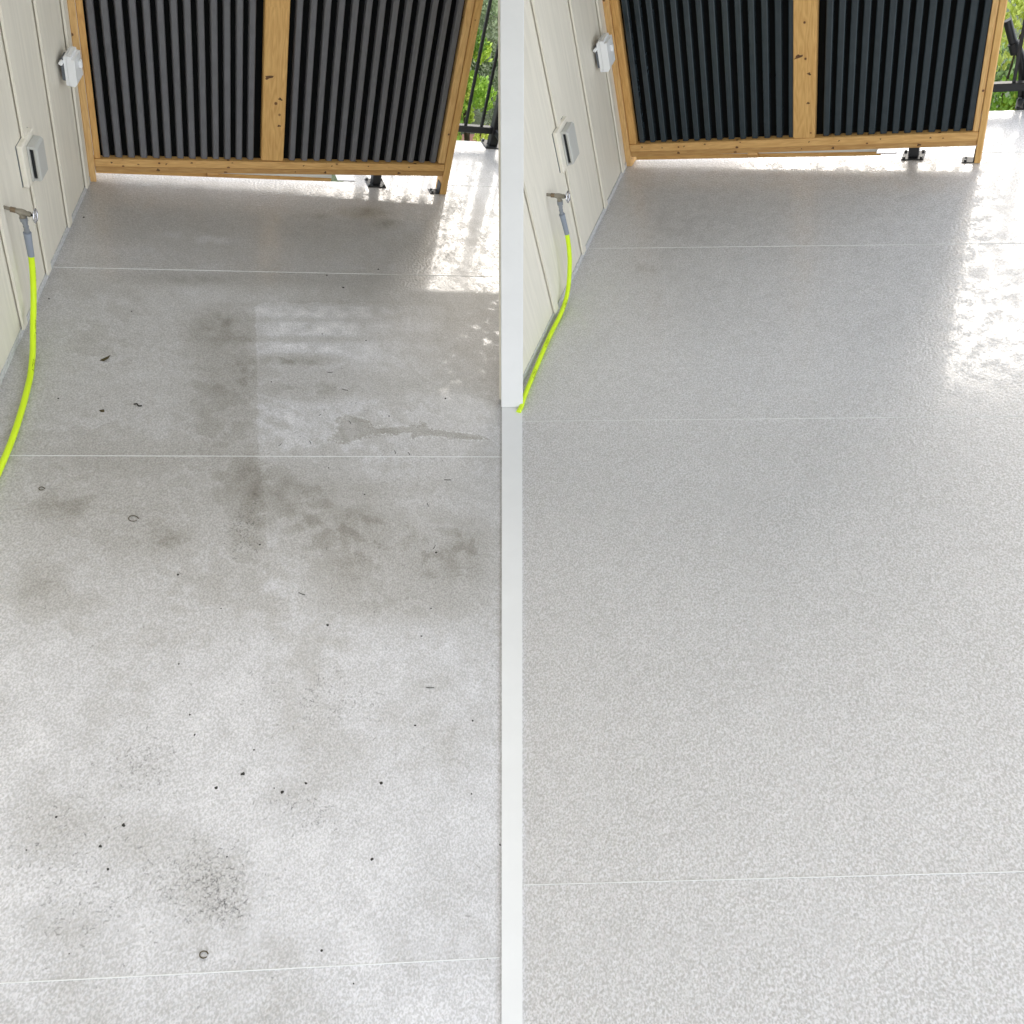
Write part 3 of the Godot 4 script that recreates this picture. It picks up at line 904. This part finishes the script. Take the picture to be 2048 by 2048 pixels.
	dirw = dirw.normalized()
	var nb := Vector3(1, 0, 0).cross(dirw).normalized()
	var bl := 3.3
	var eb := part("end_board", box(Vector3(0.096, bl, 0.02), 0.003), M.white_strip, self, Transform3D(Basis(Vector3(1, 0, 0), dirw, nb), foot + dirw * bl / 2 + nb * 0.012))
	tag(eb, "white end board closing the near edge of the cream wall between the decks", "trim")

	# roof over both bays
	var roof := part("porch_roof", slab(PackedVector2Array([Vector2(-6, 1.15), Vector2(7, 1.15), Vector2(7, -2.2), Vector2(2.4, -3.95), Vector2(0.72, -4.75), Vector2(0, -4.72), Vector2(-0.42, -4.55), Vector2(-2.1, -3.9), Vector2(-6, -2.4)]), 3.52, 3.72), M.ceiling, self)
	tag(roof, "flat pale roof over both decks", "roof")

	# --- privacy screens
	var sf_l := bay_l * Transform3D(Basis(Vector3.UP, deg_to_rad(21.1687)), Vector3(-2.119, 0, -4.033))
	var sf_r := bay_r * Transform3D(Basis(Vector3.UP, deg_to_rad(-25.6177)), Vector3(0.716, 0, -4.899))
	screen("timber privacy screen with grey ribbed metal at the end of the dirty deck", sf_l, {"pl": [-0.016, 0.014], "tl": [0.015, 0.045], "mid": [0.802, 0.914], "tr": [1.770, 1.810], "pr": [1.811, 1.850],
		"rail": [[0.118, 0.182], [0.078, 0.139], [0.047, 0.106]], "sections": [[0.045, 0.802, 0.053, 0.0567], [0.914, 1.770, 0.945, 0.0652]], "ribw": 0.0345, "rib": M.rib_grey, "leg": [1.452, -0.094], "knots": [[0.09, -0.016, 0.006, 0.4, 0.9, 0], [0.21, -0.024, 0.004, 0, 1.4, 0], [0.34, -0.02, 0.008, -0.9, 0.45, 0], [0.46, -0.012, 0.005, 0.3, 1.6, 0], [0.30, -0.016, 0.009, 0.2, 1.1, 1], [0.62, -0.022, 0.005, 0, 1.0, 1], [0.98, -0.016, 0.004, 0, 1.0, 1], [1.02, -0.018, 0.007, -0.9, 0.5, 0], [1.17, -0.018, 0.007, -0.9, 0.5, 0], [1.14, -0.017, 0.008, 0.3, 1.2, 1], [1.37, -0.016, 0.005, 0, 1.0, 0], [1.60, -0.018, 0.005, 0, 1.1, 0], [1.55, -0.015, 0.009, 0.2, 1.2, 1], [0.826, 0.575, 0.011, 0.35, 2.2, -1], [0.885, 0.475, 0.008, -0.3, 1.5, -1], [0.884, 0.34, 0.007, 0.2, 1.4, -1]]})
	screen("timber privacy screen with dark slate ribbed metal at the end of the clean deck", sf_r, {"pl": [-0.023, 0.012], "tl": [0.013, 0.056], "mid": [0.937, 1.047], "tr": [1.781, 1.809], "pr": [1.810, 1.837],
		"rail": [[0.131, 0.157], [0.086, 0.116], [0.052, 0.087]], "sections": [[0.056, 0.937, 0.068, 0.0646], [1.047, 1.781, 1.083, 0.0555]], "ribw": 0.0355, "rib": M.rib_slate, "leg": [1.524, -0.080], "knots": [[0.09, -0.016, 0.006, 0.4, 0.9, 0], [0.21, -0.024, 0.004, 0, 1.4, 0], [0.34, -0.02, 0.008, -0.9, 0.45, 0], [0.46, -0.012, 0.005, 0.3, 1.6, 0], [0.30, -0.016, 0.009, 0.2, 1.1, 1], [0.62, -0.022, 0.005, 0, 1.0, 1], [0.98, -0.016, 0.004, 0, 1.0, 1], [1.02, -0.018, 0.007, -0.9, 0.5, 0], [1.17, -0.018, 0.007, -0.9, 0.5, 0], [1.14, -0.017, 0.008, 0.3, 1.2, 1], [1.37, -0.016, 0.005, 0, 1.0, 0], [1.60, -0.018, 0.005, 0, 1.1, 0], [1.55, -0.015, 0.009, 0.2, 1.2, 1], [0.962, 0.56, 0.011, 0.35, 2.2, -1], [1.015, 0.475, 0.008, -0.3, 1.5, -1], [1.012, 0.33, 0.007, 0.2, 1.4, -1]]})

	# stair opening behind each screen: a timber trimmer just below the floor edge, white flashing at its side
	for e in [[sf_l, 0.02, 1.26, "timber stair beam seen under the screen of the dirty deck", "white flashing plate beside the leg under the screen of the dirty deck", 1.2], [sf_r, 0.06, 1.36, "timber stair beam seen under the screen of the clean deck", "white flashing plate beside the leg under the screen of the clean deck", 1.36]]:
		var b := thing("stair_beam", e[3], "beam", e[0] * at(0, 0, 0), "timber beams in the stair openings")
		part("beam", box(Vector3(e[2] - e[1] + 0.3, 0.14, 0.045), 0.004), M.rail_a, b, at((e[1] + e[2]) / 2 - 0.17, -0.128, -0.26))
		part("sunlit_strip", box(Vector3(e[2] - e[1] + 0.3, 0.056, 0.05), 0.003), M.white_trim, b, at((e[1] + e[2]) / 2 - 0.17, -0.0285, -0.262))  # added white strip, stands for the sunlit line under the rail
		part("tread", box(Vector3(e[2] - e[1] + 0.3, 0.035, 0.22), 0.004), M.rail_b, b, at((e[1] + e[2]) / 2 - 0.17, -0.20, -0.40))
		part("cleat", box(Vector3(0.06, 0.12, 0.03), 0.003), M.rail_b, b, at((e[1] + e[2]) / 2 - 0.05, -0.105, -0.2220))
		var fl := part("flashing", box(Vector3(0.10, 0.004, 0.30), 0.001), M.white_strip, self, e[0] * at(e[2] + 0.03, 0.0025, -0.26))
		fl.name = numbered("flashing")
		tag(fl, e[4], "flashing", "white flashing plates at the stair openings")

	# --- wall fittings
	outlet_box("white weatherproof outlet cover on the wall beside the grey screen", wf_l, Vector3(-0.212, 0.645, 0.0), Vector3(0.10, 0.122, 0.073))
	outlet_box("white weatherproof outlet cover on the wall beside the slate screen", wf_r, Vector3(-0.212, 0.735, 0.0), Vector3(0.10, 0.148, 0.083))
	wall_vent("cream hooded vent above the tap on the dirty deck's wall", wf_l, Vector3(-0.825, 0.54, 0.0), 0.16, 0.165)
	wall_vent("cream hooded vent above the tap on the clean deck's wall", wf_r, Vector3(-0.907, 0.607, 0.0), 0.17, 0.195)
	tap("old brass tap with wheel handle on the dirty deck's wall", wf_l, Vector3(-1.13, 0.493, 0.0))
	tap("old brass tap with wheel handle on the clean deck's wall", wf_r, Vector3(-1.2, 0.508, 0.0))
	hose("neon yellow hose hanging from the tap at the far left of the dirty deck", wf_l,
		[Vector3(-1.13, 0.472, 0.058), Vector3(-1.13, 0.43, 0.062), Vector3(-1.13, 0.37, 0.061), Vector3(-1.13, 0.312, 0.060)],
		[Vector3(-1.13, 0.316, 0.060), Vector3(-1.135, 0.265, 0.058), Vector3(-1.15, 0.193, 0.054), Vector3(-1.18, 0.133, 0.053), Vector3(-1.25, 0.075, 0.059), Vector3(-1.345, 0.030, 0.074), Vector3(-1.444, 0.0145, 0.089), Vector3(-1.518, 0.0125, 0.098), Vector3(-1.673, 0.0125, 0.111), Vector3(-1.844, 0.0125, 0.118), Vector3(-2.128, 0.0125, 0.117), Vector3(-2.6, 0.0125, 0.14), Vector3(-3.4, 0.0125, 0.11)], 0.0108,
		[[0.05, -0.1], [0.26, -0.1], [0.44, 0.1]])
	hose("neon yellow hose from the tap curving along the clean deck's wall", wf_r,
		[Vector3(-1.2, 0.484, 0.057), Vector3(-1.2, 0.43, 0.053), Vector3(-1.2, 0.386, 0.055), Vector3(-1.2, 0.311, 0.058)],
		[Vector3(-1.2, 0.315, 0.058), Vector3(-1.208, 0.258, 0.058), Vector3(-1.225, 0.189, 0.055), Vector3(-1.252, 0.117, 0.047), Vector3(-1.298, 0.064, 0.043), Vector3(-1.36, 0.031, 0.039), Vector3(-1.44, 0.0155, 0.035), Vector3(-1.55, 0.0122, 0.030), Vector3(-1.672, 0.0122, 0.031), Vector3(-1.864, 0.0122, 0.038), Vector3(-2.035, 0.0122, 0.046), Vector3(-2.091, 0.0122, 0.053), Vector3(-2.13, 0.0122, 0.052)], 0.0108,
		[[0.05, -0.3], [0.33, -0.1], [0.62, 0.2], [0.84, 0.2]])

	# --- railings
	var rf_l := bay_l * Transform3D(Basis(Vector3.UP, atan2(0.361, -0.933) * -1.0), Vector3(-0.134, 0, -5.494))
	railing("black metal railing along the far edge of the dirty deck", rf_l, 0.84, 0.10, 0.108, [0.0, 0.84], "")
	var side := Vector2(0.134, 0.30).normalized()
	railing("black metal railing running towards the viewer beside the corner post", bay_l * Transform3D(Basis(Vector3.UP, -atan2(side.y, side.x)), Vector3(-0.134, 0, -5.494)), 0.30, 0.09, 0.108, [], "")
	var brace := thing("stair_handrail", "sloping black bar behind the railing of the dirty deck", "handrail", rf_l)
	part("bar", tube([Vector3(0.22, -0.35, 0.10), Vector3(0.36, 0.55, 0.12)], 0.017, 10), M.black_metal, brace)
	part("collar", tube([Vector3(0.285, 0.06, 0.109), Vector3(0.291, 0.1, 0.11)], 0.022, 10), M.black_metal, brace)
	var rf_r := bay_r * Transform3D(Basis(Vector3.UP, deg_to_rad(-25.6)), Vector3(2.78, 0, -4.577))
	railing("black metal railing at the top right behind the clean deck's screen", rf_r, 1.6, 0.11, 0.108, [0.0, 1.6], "")
	railing("short black railing hidden behind the right post of the slate screen", rf_r * Transform3D(Basis(Vector3.UP, PI), Vector3.ZERO), 0.55, 0.09, 0.108, [], "")
	var hr := thing("stair_handrail", "bent black tube handrail in front of yellow green leaves at the right edge", "handrail", rf_r)
	part("bar", tube(smooth_path([Vector3(-0.17, 0.40, -0.06), Vector3(-0.13, 0.30, -0.06), Vector3(-0.06, 0.14, -0.07), Vector3(0.0, -0.4, -0.08)], 6), 0.020, 12), M.black_metal, hr)
	part("collar", tube([Vector3(-0.125, 0.29, -0.06), Vector3(-0.105, 0.24, -0.062)], 0.027, 12), M.black_metal, hr)

	# --- garden below
	shrub("conifer_shrub", "bright yellow green shrub behind the railing of the dirty deck", "shrub", Vector3(-0.47, -2.7, -8.6), 2.45, 0.40, 0.5, 0.05, 15000, [Color(0.42, 0.54, 0.07), Color(0.30, 0.46, 0.06), Color(0.55, 0.60, 0.12), Color(0.18, 0.32, 0.05)], 41)
	shrub("garden_shrub", "dark green shrub above the yellow green one behind the railing", "shrub", Vector3(-0.95, -2.7, -12.4), 2.6, 0.75, 0.3, 0.08, 9000, [Color(0.12, 0.22, 0.06), Color(0.18, 0.28, 0.08), Color(0.08, 0.15, 0.05)], 42)
	shrub("garden_hedge", "grey green hedge bush right of the yellow green shrub", "hedge", Vector3(0.10, -2.7, -12.0), 1.9, 0.80, 0.2, 0.06, 12000, [Color(0.27, 0.33, 0.18), Color(0.34, 0.38, 0.24), Color(0.2, 0.25, 0.14)], 43)
	shrub("conifer_shrub", "sunny yellow green shrub at the top right edge behind the slate screen", "shrub", Vector3(4.15, -2.7, -7.3), 3.9, 0.75, 0.3, 0.055, 22000, [Color(0.42, 0.5, 0.06), Color(0.5, 0.56, 0.1), Color(0.2, 0.33, 0.05)], 44)
	shrub("garden_shrub", "dark green low shrub under the handrail at the right edge", "shrub", Vector3(4.6, -2.7, -8.6), 2.0, 0.8, 0.2, 0.07, 8000, [Color(0.1, 0.17, 0.05), Color(0.16, 0.24, 0.07)], 45)
	var edging := part("edging_stone", box(Vector3(0.34, 0.16, 0.2), 0.02), M.stone, self, at(-0.52, -2.62, -11.55))
	tag(edging, "pinkish edging stone seen under the railing's bottom rail", "stone")

	# --- litter on the dirty deck
	var litter := func(called: String, label: String, x: float, z: float, mesh: Mesh, mat: Material, turn := 0.0, group := "", cat := "debris"):
		var o := part(called, mesh, mat, self, bay_l * Transform3D(Basis(Vector3.UP, turn), Vector3(x, 0.0004, z)))
		o.name = numbered(called)
		tag(o, label, cat, group)
	# curled dead leaf
	var st := start()
	var leafp := [Vector3(-0.022, 0.001, 0.004), Vector3(-0.006, 0.004, 0.013), Vector3(0.012, 0.012, 0.006), Vector3(0.021, 0.018, -0.010), Vector3(0.006, 0.009, -0.006), Vector3(-0.010, 0.003, -0.005)]
	for i in range(1, 5): tri(st, leafp[0], leafp[i], leafp[i + 1])
	litter.call("dead_leaf", "largest curled dark leaf on the dirty deck near the hose", -1.667, -2.744, done(st), M.debris_brown, 0.3, "", "leaf")
	litter.call("leaf_scrap", "small ragged brown leaf scrap left of the pair in front of the curled leaf", -1.59, -2.454, lump(0.010, 0.6, 3), M.debris_brown, 0.4, "", "leaf")
	var crook := tube(smooth_path([Vector3(-0.014, 0.002, 0.004), Vector3(-0.004, 0.004, -0.003), Vector3(0.006, 0.003, 0.003), Vector3(0.015, 0.002, -0.005)], 5), 0.0026, 6)
	litter.call("twig", "dark crooked twig scrap right of the pair in front of the curled leaf", -1.48, -2.517, crook, M.debris, -0.3, "", "twig")
	for e in [[-1.334, -1.959, 0.0125, "open brown ring of dried leaf left of the middle of the dirty deck"], [-1.653, -2.029, 0.007, "small brown ring of dried leaf at the left edge of the dirty deck"], [-0.783, -0.621, 0.008, "pale curled leaf bit just behind the nearest seam of the dirty deck"]]:
		var ring: Array = []
		for i in 10:
			var a := 5.4 * i / 9.0 + 0.6
			ring.append(Vector3(cos(a) * e[2] * 1.25, 0.002 + 0.001 * sin(a * 2), sin(a) * e[2]))
		litter.call("leaf_curl", e[3], e[0], e[1], tube(smooth_path(ring, 2), 0.0014, 6), M.debris_brown, 0.0, "", "leaf")
	var specks := [-1.135, -1.753, 5.3, -0.972, -1.643, 3.5, -1.047, -1.421, 3.3, -0.905, -1.930, 4.6, -0.729, -2.354, 4.0, -0.578, -2.246, 4.8, -0.288, -2.015, 5.6, -0.628, -1.635, 6.0, -0.290, -1.760, 3.5, -0.315, -1.641, 4.3, -0.975, -1.258, 4.0, -0.946, -1.197, 4.0, -0.773, -1.170, 3.1, -0.850, -1.046, 6.2, -0.610, -1.085, 5.4, -0.695, -1.062, 3.1, -1.230, -0.925, 3.9, -1.060, -0.919, 6.9, -1.099, -0.860, 5.4, -1.270, -0.835, 3.1, -1.064, -0.804, 5.3, -0.781, -0.861, 3.8, -0.499, -0.649, 3.7, -1.091, -0.604, 2.2, -0.410, -0.578, 2.9, -0.067, -0.657, 2.2, -0.398, -0.888, 5.3, -0.396, -1.110, 5.5, -0.311, -1.308, 4.8, -0.129, -1.348, 4.1, -0.125, -1.105, 3.2, -0.036, -0.961, 3.9, -0.876, -3.179, 4.7, -0.837, -3.570, 8.1, -0.689, -3.787, 7.2, -0.924, -3.643, 5.4, -0.682, -3.193, 4.9, -0.530, -2.713, 4.4, -0.300, -2.892, 6.7, -1.028, -2.793, 4.4, -2.060, -3.710, 6.2, -1.988, -3.060, 5.1, -1.754, -2.481, 5.4, -1.666, -3.081, 4.8, -0.670, -1.053, 6.2, -0.789, -1.094, 7.0]
	for i in range(0, specks.size(), 3):
		litter.call("grit", "tiny dark crumb of grit on the dirty deck", specks[i], specks[i + 1], lump(specks[i + 2] * 0.0009, 0.7, 50 + i), M.debris, float(i), "dark crumbs of grit scattered on the dirty deck", "grit")
	var needles := [-0.730, -1.745, 0.024, -15, -0.297, -2.037, 0.022, 70, -0.335, -2.244, 0.017, 110, -0.928, -2.434, 0.016, 60, -0.819, -2.476, 0.016, 120, -0.485, -2.502, 0.018, 110, -0.429, -2.507, 0.016, 115, -0.806, -2.644, 0.013, 60, -0.683, -2.631, 0.017, 120, -0.265, -2.397, 0.028, 10, -0.273, -1.448, 0.027, 5, -0.729, -2.827, 0.026, -5, -0.806, -2.923, 0.022, 20]
	for i in range(0, needles.size(), 4):
		var l: float = needles[i + 2]
		litter.call("needle", "thin dark needle lying on the dirty deck", needles[i], needles[i + 1], tube([Vector3(-l / 2, 0.001, 0), Vector3(0, 0.0014, l * 0.07), Vector3(l / 2, 0.001, 0)], 0.0011, 5), M.debris, deg_to_rad(needles[i + 3]), "thin needles scattered on the dirty deck", "needle")
